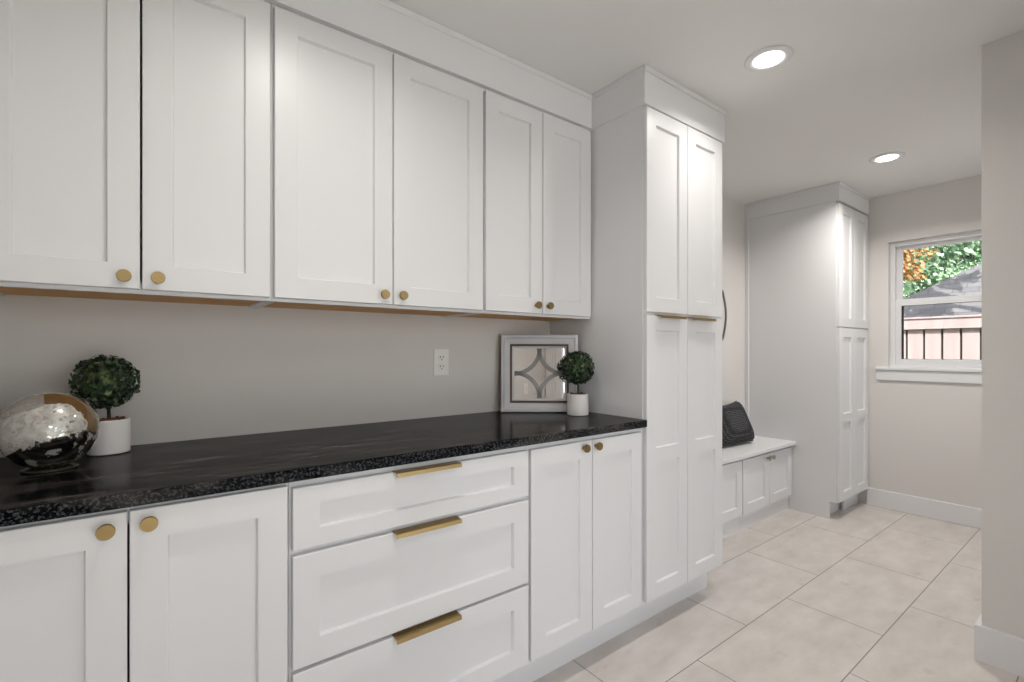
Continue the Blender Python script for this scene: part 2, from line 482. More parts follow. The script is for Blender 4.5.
# ------------------------------------------------------------------ room shell
struct('floor', bx(XL - 0.1, XR + 0.15, YO - 0.15, YA + 0.12, -0.06, 0.0), M['floor'], 'pale stone-look floor tile laid in running bond', 'floor')
struct('ceiling', bx(XL - 0.1, XR + 0.15, YO - 0.15, YA + 0.12, H, H + 0.1), M['ceil'], 'flat off-white painted ceiling with recessed lights', 'ceiling')
bm = bmesh.new()
box(bm, XL - 0.1, 2.31, YW, YW + 0.1, 0, H)
box(bm, 2.31, XR + 0.15, YA, YA + 0.1, 0, H)
struct('wall_back', bm, M['wall'], 'greige wall behind the worktop and the bench', 'wall')
struct('wall_left', bx(XL - 0.1, XL, YO, YW, 0, H), M['wall'], 'greige side wall at the left end of the worktop', 'wall')
# far wall with its window opening
WY0, WY1, WZ0, WZ1 = 0.262, 1.186, 1.098, 2.066
bm = bmesh.new()
box(bm, XR, XR + 0.13, YO, WY0, 0, H)
box(bm, XR, XR + 0.13, WY1, YA, 0, H)
box(bm, XR, XR + 0.13, WY0, WY1, 0, WZ0 - 0.02)
box(bm, XR, XR + 0.13, WY0, WY1, WZ1, H)
struct('wall_far', bm, M['wall'], 'greige far wall holding the window', 'wall')
struct('wall_right', bx(XC, XC + 0.13, YO, YC, 0, H), M['wall'], 'greige end of the partition wall at the right edge', 'wall')
# wall opposite the cabinets, with a doorway
DX0, DX1, DH = -0.235, 2.05, 2.16
bm = bmesh.new()
box(bm, XL - 0.1, DX0, YO - 0.12, YO, 0, H)
box(bm, DX1, 3.0, YO - 0.12, YO, 0, H); box(bm, 4.2, XR + 0.15, YO - 0.12, YO, 0, H)
box(bm, 3.0, 4.2, YO - 0.12, YO, 0, 0.75); box(bm, 3.0, 4.2, YO - 0.12, YO, 2.1, H)
box(bm, DX0, DX1, YO - 0.12, YO, DH, H)
struct('wall_opposite', bm, M['wall'], 'greige wall across from the cabinets', 'wall')

def base_run(name, segs, label, hh=0.138, tt=0.016):
    bm = bmesh.new()
    for (x0, x1, y0, y1) in segs:
        box(bm, x0, x1, y0, y1, 0.0, hh, 0.003)
    return struct(name, bm, M['trim'], label, 'baseboard')
base_run('baseboard_far', [(XR - 0.016, XR, YO, 1.322)], 'white baseboard under the window wall')
bm = bmesh.new()
pt = [(XC, YO), (XC - 0.018, YO), (XC - 0.018, YC + 0.018), (XC + 0.148, YC + 0.018), (XC + 0.148, YO), (XC + 0.13, YO), (XC + 0.13, YC), (XC, YC)]
lo = [bm.verts.new((x, y, 0.0)) for x, y in pt]; hi = [bm.verts.new((x, y, 0.138)) for x, y in pt]
for i in range(8): bm.faces.new((lo[i], lo[(i + 1) % 8], hi[(i + 1) % 8], hi[i]))
bm.faces.new(lo); bm.faces.new(hi)
struct('baseboard_right', bm, M['trim'], 'white baseboard wrapping the partition end', 'baseboard')
base_run('baseboard_opposite', [(DX1 + 0.09, XC - 0.016, YO, YO + 0.016), (XC + 0.146, XR - 0.016, YO, YO + 0.016)], 'white baseboard on the wall across from the cabinets')

# white casing glimpsed in the little mirror; wide glazed door added for fill daylight
d = bpy.data.objects.new('door_1', None); COL.objects.link(d); d.location = (DX0, YO, 0)
d['kind'] = 'structure'; d['label'] = 'white door with glazing added for fill light, across from the cabinets'; d['category'] = 'door'
DW = DX1 - DX0
bm = bmesh.new()
box(bm, -0.085, 0.0, 0.0, 0.020, 0, DH + 0.085, 0.004); box(bm, DW, DW + 0.085, 0.0, 0.020, 0, DH + 0.085, 0.004)
box(bm, 0.0, DW, 0.0, 0.020, DH, DH + 0.085, 0.004)
box(bm, 0.0, 0.018, -0.12, 0.0, 0, DH); box(bm, DW - 0.018, DW, -0.12, 0.0, 0, DH); box(bm, 0.018, DW - 0.018, -0.12, 0.0, DH - 0.018, DH)
link('door_casing', bm, M['trim'], d)
for k, (a, b) in enumerate(((0.020, DW / 2 - 0.002), (DW / 2 + 0.002, DW - 0.020))):
    bm = bmesh.new()
    z0, z1 = 0.008, DH - 0.022
    box(bm, a, a + 0.085, -0.075, -0.035, z0, z1, 0.002); box(bm, b - 0.085, b, -0.075, -0.035, z0, z1, 0.002)
    box(bm, a + 0.085, b - 0.085, -0.075, -0.035, z0, z0 + 0.16, 0.002); box(bm, a + 0.085, b - 0.085, -0.075, -0.035, z1 - 0.10, z1, 0.002)
    lf = link('door_leaf', bm, M['trim'], d)
    link('pane', bx(a + 0.085, b - 0.085, -0.058, -0.052, z0 + 0.16, z1 - 0.10), M['pane'], lf)
    bm = bmesh.new(); cx = b - 0.042 if k == 0 else a + 0.042
    tube(bm, [(cx, -0.036, 0.98), (cx, 0.012, 0.98), (cx + (-0.02 if k == 0 else 0.02), 0.016, 0.98), (cx + (-0.11 if k == 0 else 0.11), 0.016, 0.98)], 0.008, 10)
    link('lever_handle', bm, M['pewter'], lf, smooth=True)
def portal(x, y, z, sx, sz, rot):
    ld = bpy.data.lights.new('daylight', 'AREA'); ld.shape = 'RECTANGLE'; ld.size = sx; ld.size_y = sz
    ld.cycles.is_portal = True
    o = bpy.data.objects.new('daylight', ld); COL.objects.link(o); o.location = (x, y, z); o.rotation_euler = rot
portal((DX0 + DX1) / 2, YO - 0.125, DH / 2, DW, DH, (R(90), 0, R(180)))

# ------------------------------------------------------------------ window and sill
win = bpy.data.objects.new('window_1', None); COL.objects.link(win); win.location = (XR, 0, 0)
win['kind'] = 'structure'; win['label'] = 'white single-hung window in the far wall'; win['category'] = 'window'
fx0, fx1 = 0.045, 0.115          # frame depth (behind wall face)
def ring(bm, x0, x1, y0, y1, z0, z1, wl, wr, wb, wt, bev=0.002):
    box(bm, x0, x1, y0, y0 + wr, z0, z1, bev); box(bm, x0, x1, y1 - wl, y1, z0, z1, bev)
    box(bm, x0, x1, y0 + wr, y1 - wl, z0, z0 + wb, bev); box(bm, x0, x1, y0 + wr, y1 - wl, z1 - wt, z1, bev)
bm = bmesh.new(); ring(bm, fx0, fx1, WY0, WY1, WZ0, WZ1, 0.030, 0.030, 0.030, 0.034)
link('window_frame', bm, M['vinyl'], win)
bm = bmesh.new(); ring(bm, 0.085, 0.110, WY0 + 0.030, WY1 - 0.030, 1.585, WZ1 - 0.034, 0.036, 0.036, 0.040, 0.026)
us = link('upper_sash', bm, M['vinyl'], win)
bm = bmesh.new(); ring(bm, 0.055, 0.082, WY0 + 0.030, WY1 - 0.030, WZ0 + 0.030, 1.618, 0.036, 0.036, 0.034, 0.046)
ls = link('lower_sash', bm, M['vinyl'], win)
bm = bmesh.new(); ring(bm, 0.066, 0.072, WY0 + 0.066, WY1 - 0.066, WZ0 + 0.064, 1.572, 0.013, 0.003, 0.002, 0.002, 0)
link('gasket', bm, M['gasket'], ls)
link('upper_pane', bx(0.096, 0.099, WY0 + 0.066, WY1 - 0.066, 1.625, WZ1 - 0.060), M['pane'], us)
link('lower_pane', bx(0.074, 0.077, WY0 + 0.066, WY1 - 0.066, WZ0 + 0.064, 1.572), M['pane'], ls)
bm = bmesh.new()
box(bm, -0.030, 0.048, WY0 - 0.075, WY1 + 0.075, WZ0 - 0.020, WZ0 + 0.004, 0.004, 2)
link('window_stool', bm, M['trim'], win)
bm = bmesh.new()
box(bm, -0.016, -0.0005, WY0 - 0.075, WY1 + 0.075, WZ0 - 0.100, WZ0 - 0.0205, 0.003)
link('window_apron', bm, M['trim'], win)

# unseen window added across from the bench for extra daylight
win = bpy.data.objects.new('fill_window_2', None); COL.objects.link(win); win.location = (3.0, YO, 0.75)
win['kind'] = 'structure'; win['label'] = 'added unseen fill-light window in the wall across from the bench'; win['category'] = 'window'
bm = bmesh.new()
def xring(bm, x0, x1, y0, y1, z0, z1, w):
    box(bm, x0, x0 + w, y0, y1, z0, z1, 0.002); box(bm, x1 - w, x1, y0, y1, z0, z1, 0.002)
    box(bm, x0 + w, x1 - w, y0, y1, z0, z0 + w, 0.002); box(bm, x0 + w, x1 - w, y0, y1, z1 - w, z1, 0.002)
xring(bm, 0, 1.2, -0.10, -0.04, 0, 1.35, 0.05); box(bm, 0.05, 1.15, -0.09, -0.05, 0.65, 0.70, 0.002)
fr = link('window_frame', bm, M['vinyl'], win)
link('pane', bx(0.05, 1.15, -0.072, -0.068, 0.05, 1.30), M['pane'], fr)
portal(3.6, YO - 0.125, 0.75 + 0.675, 1.2, 1.35, (R(90), 0, R(180)))

# ------------------------------------------------------------------ recessed lights
def downlight(x, y, label, watts, name='recessed_light', col=(1.0, 0.955, 0.905)):
    t = thing(name, label, 'ceiling light', (x, y, H), group='recessed ceiling lights')
    bm = bmesh.new()
    lathe(bm, [(0.058, -0.0005), (0.089, -0.0005), (0.090, -0.003), (0.086, -0.007), (0.068, -0.009), (0.058, -0.005), (0.058, -0.0005)], 48, cap=False)
    link('trim_ring', bm, M['trim'], t, smooth=True)
    bm = bmesh.new(); lathe(bm, [(0.058, -0.0015), (0.0578, -0.0045), (0.03, -0.0055)], 40)
    link('lens', bm, M['lens'], t, smooth=True)['label'] = 'glowing white lens'
    ld = bpy.data.lights.new('lamp', 'AREA'); ld.shape = 'DISK'; ld.size = 0.11
    ld.energy = watts; ld.color = col; ld.spread = R(146)
    lo = bpy.data.objects.new('lamp', ld); COL.objects.link(lo); lo.parent = t; lo.location = (0, 0, -0.012)
    return t
downlight(2.045, 0.935, 'round recessed ceiling light nearest the tall pantry cabinet', 0.82 * DOWNLIGHT_W)
downlight(3.685, 0.965, 'round recessed ceiling light near the window wall', 2.5 * DOWNLIGHT_W)
downlight(0.42, 0.935, 'round recessed ceiling light above the worktop aisle', DOWNLIGHT_W)
downlight(0.42, -0.35, 'added unseen fill downlight in front of the glazed door', HALL_FILL_W, col=(1.0, 0.80, 0.60))  # unseen lamp added as warm fill for the near end

# ------------------------------------------------------------------ cabinets
def carcass(bm, x0, x1, y0, y1, z0, z1, frame=0.019):
    """cabinet box with a face frame bar around its front"""
    box(bm, x0, x1, y0, y1, z0, z1, 0.001)

GU = 'white shaker wall cabinets'
GB = 'white shaker base cabinets'
def upper(x0, x1, doors, knobs, label):
    t = thing('upper_cabinet', label, 'cabinet', (x0, YU + 0.02, 1.378), group=GU)
    W, D, HH = x1 - x0, YW - (YU + 0.02), 2.283 - 1.378
    bm = bmesh.new()
    e = 0.0006
    box(bm, e, 0.016, 0, D - 0.001, 0, HH, 0.0006); box(bm, W - 0.016, W - e, 0, D - 0.001, 0, HH, 0.0006)
    box(bm, 0.016, W - 0.016, 0.0, 0.018, 0, 0.03); box(bm, 0.016, W - 0.016, 0.0, 0.018, HH - 0.03, HH)
    if x0 > 0: box(bm, W / 2 - 0.03, W / 2 + 0.03, 0.0, 0.018, 0.03, HH - 0.03)
    box(bm, 0.016, W - 0.016, 0.018, D - 0.001, HH - 0.018, HH); box(bm, 0.016, W - 0.016, D - 0.012, D - 0.001, 0.02, HH - 0.018)
    link('body', bm, M['cab'], t)
    link('underside', bx(0.016, W - 0.016, 0.018, D - 0.001, 0.005, 0.02), M['ply'], t)['label'] = 'amber plywood underside'
    for (a, b), k in zip(doors, knobs):
        door(t, a, b, 1.388, 2.2665, YU, knob=k)
upper(-0.3335, 0.2935, [(-0.322, -0.0205), (-0.0155, 0.2875)], [(-0.0525, 1.418), (0.0175, 1.419)], 'white shaker wall cabinet over the glass globe, farthest left of the three')
upper(0.2935, 1.061, [(0.3000, 0.6755), (0.6795, 1.0545)], [(0.641, 1.420), (0.708, 1.421)], 'widest white shaker wall cabinet, in the middle of the three')
upper(1.061, 1.682, [(1.0675, 1.3660), (1.3700, 1.6685)], [(1.328, 1.423), (1.395, 1.424)], 'white shaker wall cabinet over the mirror, next to the tall pantry')

def base_body(t, W, ztop=0.902):
    D = YW - (YB + 0.02)
    bm = bmesh.new()
    e = 0.0006
    box(bm, e, 0.016, 0, D - 0.002, 0.15, ztop, 0.0006); box(bm, W - 0.016, W - e, 0, D - 0.002, 0.15, ztop, 0.0006)
    box(bm, 0.016, W - 0.016, 0, 0.018, ztop - 0.04, ztop); box(bm, 0.016, W - 0.016, 0, 0.018, 0.15, 0.19)
    box(bm, 0.016, 0.032, 0, 0.018, 0.19, ztop - 0.04); box(bm, W - 0.032, W - 0.016, 0, 0.018, 0.19, ztop - 0.04)
    box(bm, 0.016, W - 0.016, 0.018, D - 0.002, 0.15, 0.168)
    return bm

# left pair of base doors
t = thing('base_cabinet', 'white shaker base cabinet with two round knobs beneath the glass globe', 'cabinet', (-0.3335, YB + 0.02, 0), group=GB)
bm = base_body(t, 0.277 + 0.3335)
link('body', bm, M['cab'], t)
link('toe_kick', bx(0.0002, 0.6103, 0.070, 0.085, 0, 0.1495), M['cab'], t)
door(t, -0.322, -0.0375, 0.151, 0.8925, YB, knob=(-0.0705, 0.864))
door(t, -0.0335, 0.2710, 0.151, 0.8925, YB, knob=(-0.0010, 0.865))
# drawer stack
t = thing('drawer_cabinet', 'white base cabinet of three shaker drawers with brass edge pulls', 'cabinet', (0.277, YB + 0.02, 0), group=GB)
bm = base_body(t, 1.045 - 0.277)
for z in (0.700, 0.406): box(bm, 0.032, 0.736, 0, 0.018, z, z + 0.05)
link('body', bm, M['cab'], t)
link('toe_kick', bx(0.0002, 0.7678, 0.070, 0.085, 0, 0.1495), M['cab'], t)
for z0, z1 in ((0.7275, 0.8840), (0.4300, 0.7135), (0.1510, 0.4200)):
    wd = 1.0395 - 0.2835
    door(t, 0.2835, 1.0395, z0, z1, YB, panels=[(ST, wd - ST, 0.046 if z1 > 0.8 else ST, z1 - z0 - (0.046 if z1 > 0.8 else ST))], pull=(0.548, 0.757), name='drawer')
# right pair
t = thing('base_cabinet', 'white shaker base cabinet with two knobs between the drawers and the tall pantry', 'cabinet', (1.045, YB + 0.02, 0), group=GB)
bm = base_body(t, 1.682 - 1.045); box(bm, 0.29, 0.33, 0, 0.018, 0.19, 0.862)
link('body', bm, M['cab'], t)
link('toe_kick', bx(0.0002, 0.6405, 0.070, 0.085, 0, 0.1495), M['cab'], t)
door(t, 1.0510, 1.3540, 0.151, 0.8840, YB, knob=(1.305, 0.861))
door(t, 1.3575, 1.6560, 0.151, 0.8840, YB, knob=(1.373, 0.861))

# worktop
bm = bmesh.new(); box(bm, XL + 0.001, 1.6825, 1.266, YW - 0.001, 0.9025, ZC, 0.004, 2)
o = link('worktop', bm, M['granite'])
tag(o, 'long polished black granite worktop over the base cabinets', 'worktop')

# tall pantry
t = thing('pantry_cabinet', 'tall white four-door pantry cabinet at the end of the worktop', 'cabinet', (XP, YB + 0.02, 0), group='tall white pantry cabinets')
W = 2.305 - XP; D = YW - (YB + 0.02) - 0.004
bm = bmesh.new()
box(bm, 0, 0.018, 0, D, 0.15, 2.283, 0.0006); box(bm, W - 0.018, W, 0, D, 0.15, 2.283, 0.0006)
box(bm, 0, 0.018, 0.086, D, 0, 0.15); box(bm, W - 0.018, W, 0.086, D, 0, 0.15)
box(bm, 0.018, W - 0.018, 0, 0.018, 2.24, 2.283); box(bm, 0.018, W - 0.018, 0, 0.018, 0.15, 0.19); box(bm, 0.018, W - 0.018, 0, 0.018, 1.36, 1.42)
box(bm, W / 2 - 0.025, W / 2 + 0.025, 0, 0.018, 0.19, 1.36); box(bm, W / 2 - 0.025, W / 2 + 0.025, 0, 0.018, 1.42, 2.24)
box(bm, 0.018, W - 0.018, 0.018, D, 2.265, 2.283); box(bm, 0.018, W - 0.018, 0.018, D, 0.15, 0.168); box(bm, 0.018, W - 0.018, D - 0.012, D, 0.168, 2.265)
link('body', bm, M['cab'], t)
link('toe_kick', bx(0.0002, W - 0.0002, 0.070, 0.0855, 0, 0.1495), M['cab'], t)
for (a, b, p) in ((1.689, 1.9910, (1.758, 1.944)), (1.995, 2.2965, (1.996, 2.196))):
    wd = b - a
    door(t, a, b, 1.395, 2.273, YB)
    door(t, a, b, 0.151, 1.380, YB, panels=[(ST, wd - ST, ST, 0.742 - 0.151), (ST, wd - ST, 0.803 - 0.151, 1.229 - ST)], pull=p)
# bowed bar handle on the hidden side
bm = bmesh.new()
pts = [(W + 0.046 + 0.034 * math.sin(math.pi * i / 16), 0.010, 1.285 + 0.25 * i / 16) for i in range(17)]
pts = [(W - 0.001, 0.010, 1.280)] + pts + [(W - 0.001, 0.010, 1.540)]
tube(bm, pts, 0.0055, 10)
link('bow_handle', bm, M['pewter'], t, smooth=True)['label'] = 'dark curved bar handle'

# ---------------------------------------------------------------- fascia and crown up to the ceiling
bm = bmesh.new()
box(bm, XL + 0.001, XP - 0.0125, YU, YU + 0.019, 2.283, H - 0.0005)
box(bm, XL + 0.001, XP - 0.0125, YU - 0.008, YU, H - 0.024, H - 0.0005, 0.003)
struct('trim_1', bm, M['trim'], 'white flat crown fascia above the wall cabinets', 'trim')
bm = bmesh.new()
xa, xb, ya = XP - 0.0115, 2.322, YB
box(bm, xa, xb, ya, ya + 0.019, 2.280, H - 0.0005, 0.001)
box(bm, xa, xa + 0.0110, ya + 0.019, YW - 0.001, 2.280, H - 0.0005)
box(bm, xb - 0.0165, xb, ya + 0.019, YW - 0.001, 2.280, H - 0.0005)
box(bm, xa - 0.007, xb + 0.007, ya - 0.008, ya, H - 0.024, H - 0.0005, 0.002)
box(bm, xa - 0.007, xa, ya, YU - 0.008, H - 0.024, H - 0.0005, 0.002)
box(bm, xb, xb + 0.007, ya, YW - 0.001, H - 0.024, H - 0.0005, 0.002)
struct('trim_2', bm, M['trim'], 'white flat crown fascia wrapping the tall pantry top', 'trim')

# ---------------------------------------------------------------- far pantry
XF, YF = 3.953, 1.3126
t = thing('pantry_cabinet', 'tall white four-door pantry cabinet in the far corner beside the window', 'cabinet', (XF, YF + 0.02, 0), group='tall white pantry cabinets')
W = XR - XF - 0.001; D = YA - (YF + 0.02) - 0.001
bm = bmesh.new()
box(bm, 0, 0.018, 0.0, D, 0.125, 2.310, 0.0008); box(bm, 0, 0.018, 0.045, D, 0, 0.125)
box(bm, W - 0.018, W, 0, D, 0.125, 2.310)
box(bm, 0.018, W - 0.018, 0, 0.018, 2.28, 2.310); box(bm, 0.018, W - 0.018, 0, 0.018, 0.125, 0.17); box(bm, 0.018, W - 0.018, 0, 0.018, 1.37, 1.43)
box(bm, W / 2 - 0.02, W / 2 + 0.02, 0, 0.018, 0.17, 1.37); box(bm, W / 2 - 0.02, W / 2 + 0.02, 0, 0.018, 1.43, 2.28)
box(bm, 0.018, W - 0.018, 0.018, D, 0.125, 0.14); box(bm, 0.018, W - 0.018, D - 0.012, D, 0.14, 2.31); box(bm, 0.018, W - 0.018, 0.018, D, 2.292, 2.31)
box(bm, 0.30, W - 0.001, 0.05, 0.066, 0, 0.1245)
link('body', bm, M['cab'], t)
link('toe_kick', bx(0.0185, W - 0.001, 0.080, 0.095, 0, 0.1245), M['cab'], t)
for a, b in ((XF + 0.006, 4.2530), (4.2570, XR - 0.012)):
    wd = b - a
    door(t, a, b, 1.402, 2.292, YF)
    door(t, a, b, 0.130, 1.392, YF, panels=[(ST, wd - ST, ST, 0.70 - 0.130), (ST, wd - ST, 0.765 - 0.130, 1.262 - ST)])
bm = bmesh.new()
xa, ya = XF - 0.0125, YF - 0.002
box(bm, xa, XR - 0.001, ya, ya + 0.019, 2.3105, H - 0.0005, 0.001)
box(bm, xa, xa + 0.0120, ya + 0.019, YA - 0.001, 2.3105, H - 0.0005)
box(bm, xa - 0.007, XR - 0.001, ya - 0.008, ya, H - 0.024, H - 0.0005, 0.002)
box(bm, xa - 0.007, xa, ya, YA - 0.001, H - 0.024, H - 0.0005, 0.002)
struct('trim_3', bm, M['trim'], 'white flat crown fascia around the far pantry top', 'trim')
struct('trim_4', bx(XF - 0.016, XF - 0.0005, YA - 0.030, YA - 0.0005, 0.5315, 2.310, 0.002), M['trim'], 'slim white scribe strip where the far pantry meets the bench wall', 'trim')

# ---------------------------------------------------------------- bench
bm = bmesh.new(); box(bm, 2.33, XF - 0.001, 1.600, YA - 0.001, 0.506, 0.531, 0.003, 2)
o = link('bench', bm, M['trim']); tag(o, 'white wooden bench seat below the black pillow', 'bench')
def bench_cab(x0, x1, doors, knobs, label):
    t = thing('bench_cabinet', label, 'cabinet', (x0, 1.650, 0), group='low white cabinets under the bench seat')
    W = x1 - x0; D = YA - 1.650 - 0.001
    bm = bmesh.new()
    e = 0.0006
    box(bm, e, 0.016, 0, D, 0.105, 0.5055); box(bm, W - 0.016, W - e, 0, D, 0.105, 0.5055)
    box(bm, 0.016, W - 0.016, 0, 0.018, 0.45, 0.5055); box(bm, 0.016, W - 0.016, 0, 0.018, 0.105, 0.15)
    box(bm, 0.016, 0.05, 0, 0.018, 0.15, 0.45); box(bm, W - 0.05, W - 0.016, 0, 0.018, 0.15, 0.45); box(bm, W / 2 - 0.02, W / 2 + 0.02, 0, 0.018, 0.15, 0.45)
    box(bm, 0.016, W - 0.016, 0.018, D, 0.105, 0.12)
    link('body', bm, M['cab'], t)
    link('toe_kick', bx(e, W - e, 0.006, 0.022, 0, 0.1045), M['cab'], t)
    for (a, b), k in zip(doors, knobs):
        wd = b - a
        dd = link('door', shaker(wd, 0.372, [(0.065, wd - 0.065, 0.065, 0.302)]), M['cab'], t, (a - x0, -0.020, 0.111))
        if k:
            kk = link('knob', knob_mesh(0.016), M['nickel'], dd, (k - a, -0.0002, 0.342), smooth=True); kk['label'] = 'small aged metal knob'
bench_cab(2.33, 3.198, [(2.340, 2.762), (2.768, 3.190)], [None, None], 'low bench cabinet half hidden behind the tall pantry')
bench_cab(3.198, XF - 0.001, [(3.205, 3.577), (3.581, 3.946)], [3.548, 3.610], 'low bench cabinet with two knobs beside the far pantry')

# ---------------------------------------------------------------- pillow
def pillow(w, h, t):
    bm = bmesh.new()
    N = 22
    def P(u, v, s):
        a, b = 2 * u - 1, 2 * v - 1
        x = a * (1 - 0.06 * (1 - b * b)) * w / 2 ; z = b * (1 - 0.17 * (1 - a * a)) * h / 2 if b > 0 else b * (1 - 0.05 * (1 - a * a)) * h / 2
        f = ((1 - a ** 4) * (1 - b ** 4))
        return (x, s * (0.004 + t / 2 * max(0, f) ** 0.48), z)
    g = {}
    for s in (-1, 1):
        for i in range(N + 1):
            for j in range(N + 1):
                g[s, i, j] = bm.verts.new(P(i / N, j / N, s))
    for s in (-1, 1):
        for i in range(N):
            for j in range(N):
                bm.faces.new((g[s, i, j], g[s, i + 1, j], g[s, i + 1, j + 1], g[s, i, j + 1]))
    for i in range(N):
        for j in (0, N):
            bm.faces.new((g[-1, i, j], g[-1, i + 1, j], g[1, i + 1, j], g[1, i, j]))
            bm.faces.new((g[-1, j, i], g[-1, j, i + 1], g[1, j, i + 1], g[1, j, i]))
    return bm
o = link('pillow', pillow(0.47, 0.325, 0.17), M['knit'], None, (3.435, 1.866, 0.686), smooth=True, rot=(R(-25), 0, R(-2)))
tag(o, 'black woven throw pillow leaning on the white bench', 'pillow')

# ---------------------------------------------------------------- outlet
t = thing('wall_outlet', 'white duplex power outlet on the wall above the worktop', 'outlet', (1.038, YW, 1.175))
link('plate', bx(-0.037, 0.037, -0.006, -0.0002, -0.0595, 0.0595, 0.002, 2), M['plate'], t)
for z in (-0.020, 0.020):
    bm = bmesh.new(); box(bm, -0.016, 0.016, -0.0085, -0.006, z - 0.0145, z + 0.0145, 0.002)
    rc = link('receptacle', bm, M['plate'], t)
    bm = bmesh.new()
    box(bm, -0.0085, -0.0055, -0.0090, -0.0084, z - 0.001, z + 0.009); box(bm, 0.0055, 0.0085, -0.0090, -0.0084, z - 0.001, z + 0.009)
    lathe(bm, [(0.0028, -0.0090), (0.0028, -0.0084)], 12, (0, 0, z - 0.0075), axis='Y')
    link('slot', bm, M['slot'], rc)

# light switch on the opposite wall (shows in the mirror)
t = thing('light_switch', 'white rocker light switch on the side wall near the glazed door', 'switch', (XL, -0.52, 1.22))
link('plate', bx(0.0002, 0.006, -0.036, 0.036, -0.058, 0.058, 0.002, 2), M['plate'], t)
link('rocker', bx(0.006, 0.010, -0.016, 0.016, -0.033, 0.033, 0.002), M['pot'], t)

# ---------------------------------------------------------------- framed mirror leaning in the corner
A, B = Vector((1.340, 1.853)), Vector((1.629, 1.626))
ang = math.atan2(B.y - A.y, B.x - A.x)
SQ = (B - A).length
mr = thing('framed_mirror', 'square silver-white framed mirror with a star lattice leaning in the worktop corner', 'mirror',
           ((A.x + B.x) / 2, (A.y + B.y) / 2, ZC + 0.0008), (0, 0, 0))
mr.rotation_euler = (Matrix.Rotation(ang, 3, 'Z') @ Matrix.Rotation(R(-4.0), 3, 'X')).to_euler()
def ringprofile(bm, prof):
    c = SQ / 2
    rs = [[bm.verts.new((sx * h, y, c + sz * h)) for sx, sz in ((-1, -1), (1, -1), (1, 1), (-1, 1))] for h, y in prof]
    n = len(rs)
    for k in range(n):
        a, b = rs[k], rs[(k + 1) % n]
        for i in range(4): bm.faces.new((a[i], a[(i + 1) % 4], b[(i + 1) % 4], b[i]))
hf = SQ / 2
bm = bmesh.new()
ringprofile(bm, [(hf, 0.0), (hf, -0.024), (hf - 0.003, -0.027), (hf - 0.013, -0.027), (hf - 0.018, -0.019), (hf - 0.044, -0.013), (hf - 0.044, 0.0)])
link('frame', bm, M['frame'], mr)
bm = bmesh.new()
ringprofile(bm, [(hf - 0.044, -0.001), (hf - 0.044, -0.017), (hf - 0.046, -0.018), (hf - 0.0535, -0.017), (hf - 0.0545, -0.001)])
link('liner', bm, M['liner'], mr)['label'] = 'thin bronze inner liner'
bm = bmesh.new()
ringprofile(bm, [(hf - 0.0545, -0.0075), (hf - 0.0545, -0.013), (hf - 0.064, -0.0105), (hf - 0.064, -0.0075)])
link('inner_border', bm, M['frame'], mr)
mh = hf - 0.053
link('mirror_glass', bx(-mh, mh, -0.0075, -0.002, hf - mh, hf + mh), M['mirror'], mr)
link('backing', bx(-hf + 0.004, hf - 0.004, 0.0002, 0.004, 0.004, SQ - 0.004), M['backing'], mr)
# lattice: four quarter rings round the corners of the glass
bm = bmesh.new()
g = hf - 0.064
for sx in (-1, 1):
    for sz in (-1, 1):
        N = 24; ra, rb = g * 0.93, g * 1.10
        rows = []
        for i in range(N + 1):
            a = math.pi / 2 * i / N
            row = []
            for r in (ra, rb):
                x = sx * (g - r * math.cos(a)); z = sz * (g - r * math.sin(a))
                x = max(-g, min(g, x)); z = max(-g, min(g, z))
                for y in (-0.0090, -0.0074): row.append(bm.verts.new((x, y, hf + z)))
            rows.append(row)
        for a, b in zip(rows, rows[1:]):
            for q in ((0, 2), (2, 3), (3, 1), (1, 0)):
                bm.faces.new((a[q[0]], a[q[1]], b[q[1]], b[q[0]]))
link('lattice', bm, M['lattice'], mr)['label'] = 'grey curved star lattice'

# ---------------------------------------------------------------- potted topiaries
def leaf_ball(r, n, size, seed):
    rnd = random.Random(seed)
    bm = bmesh.new()
    bmesh.ops.create_icosphere(bm, subdivisions=2, radius=r * 0.73)
    for i in range(n):
        k = i + 0.5
        ph = math.acos(1 - 2 * k / n); th = math.pi * (1 + 5 ** 0.5) * k
        d = Vector((math.cos(th) * math.sin(ph), math.sin(th) * math.sin(ph), math.cos(ph)))
        d = (d + Vector([rnd.uniform(-0.12, 0.12) for _ in range(3)])).normalized()
        rr = r * rnd.uniform(0.80, 1.0)
        nrm = (d + Vector([rnd.uniform(-0.75, 0.75) for _ in range(3)])).normalized()
        u = nrm.orthogonal().normalized(); u.rotate(Matrix.Rotation(rnd.uniform(0, 6.28), 3, nrm)); v = nrm.cross(u)
        s = size * rnd.uniform(0.75, 1.2); p = d * rr
        prof = [(-1.0, 0.0), (-0.45, 0.55), (0.25, 0.62), (0.8, 0.36), (1.0, 0.0), (0.8, -0.36), (0.25, -0.62), (-0.45, -0.55)]
        ring_ = [bm.verts.new(p + u * (a * s) + v * (b * s) - nrm * (0.25 * s * (a * a))) for a, b in prof]
        mid = bm.verts.new(p - nrm * s * 0.12)
        for j in range(8): bm.faces.new((ring_[j], ring_[(j + 1) % 8], mid))
    return bm

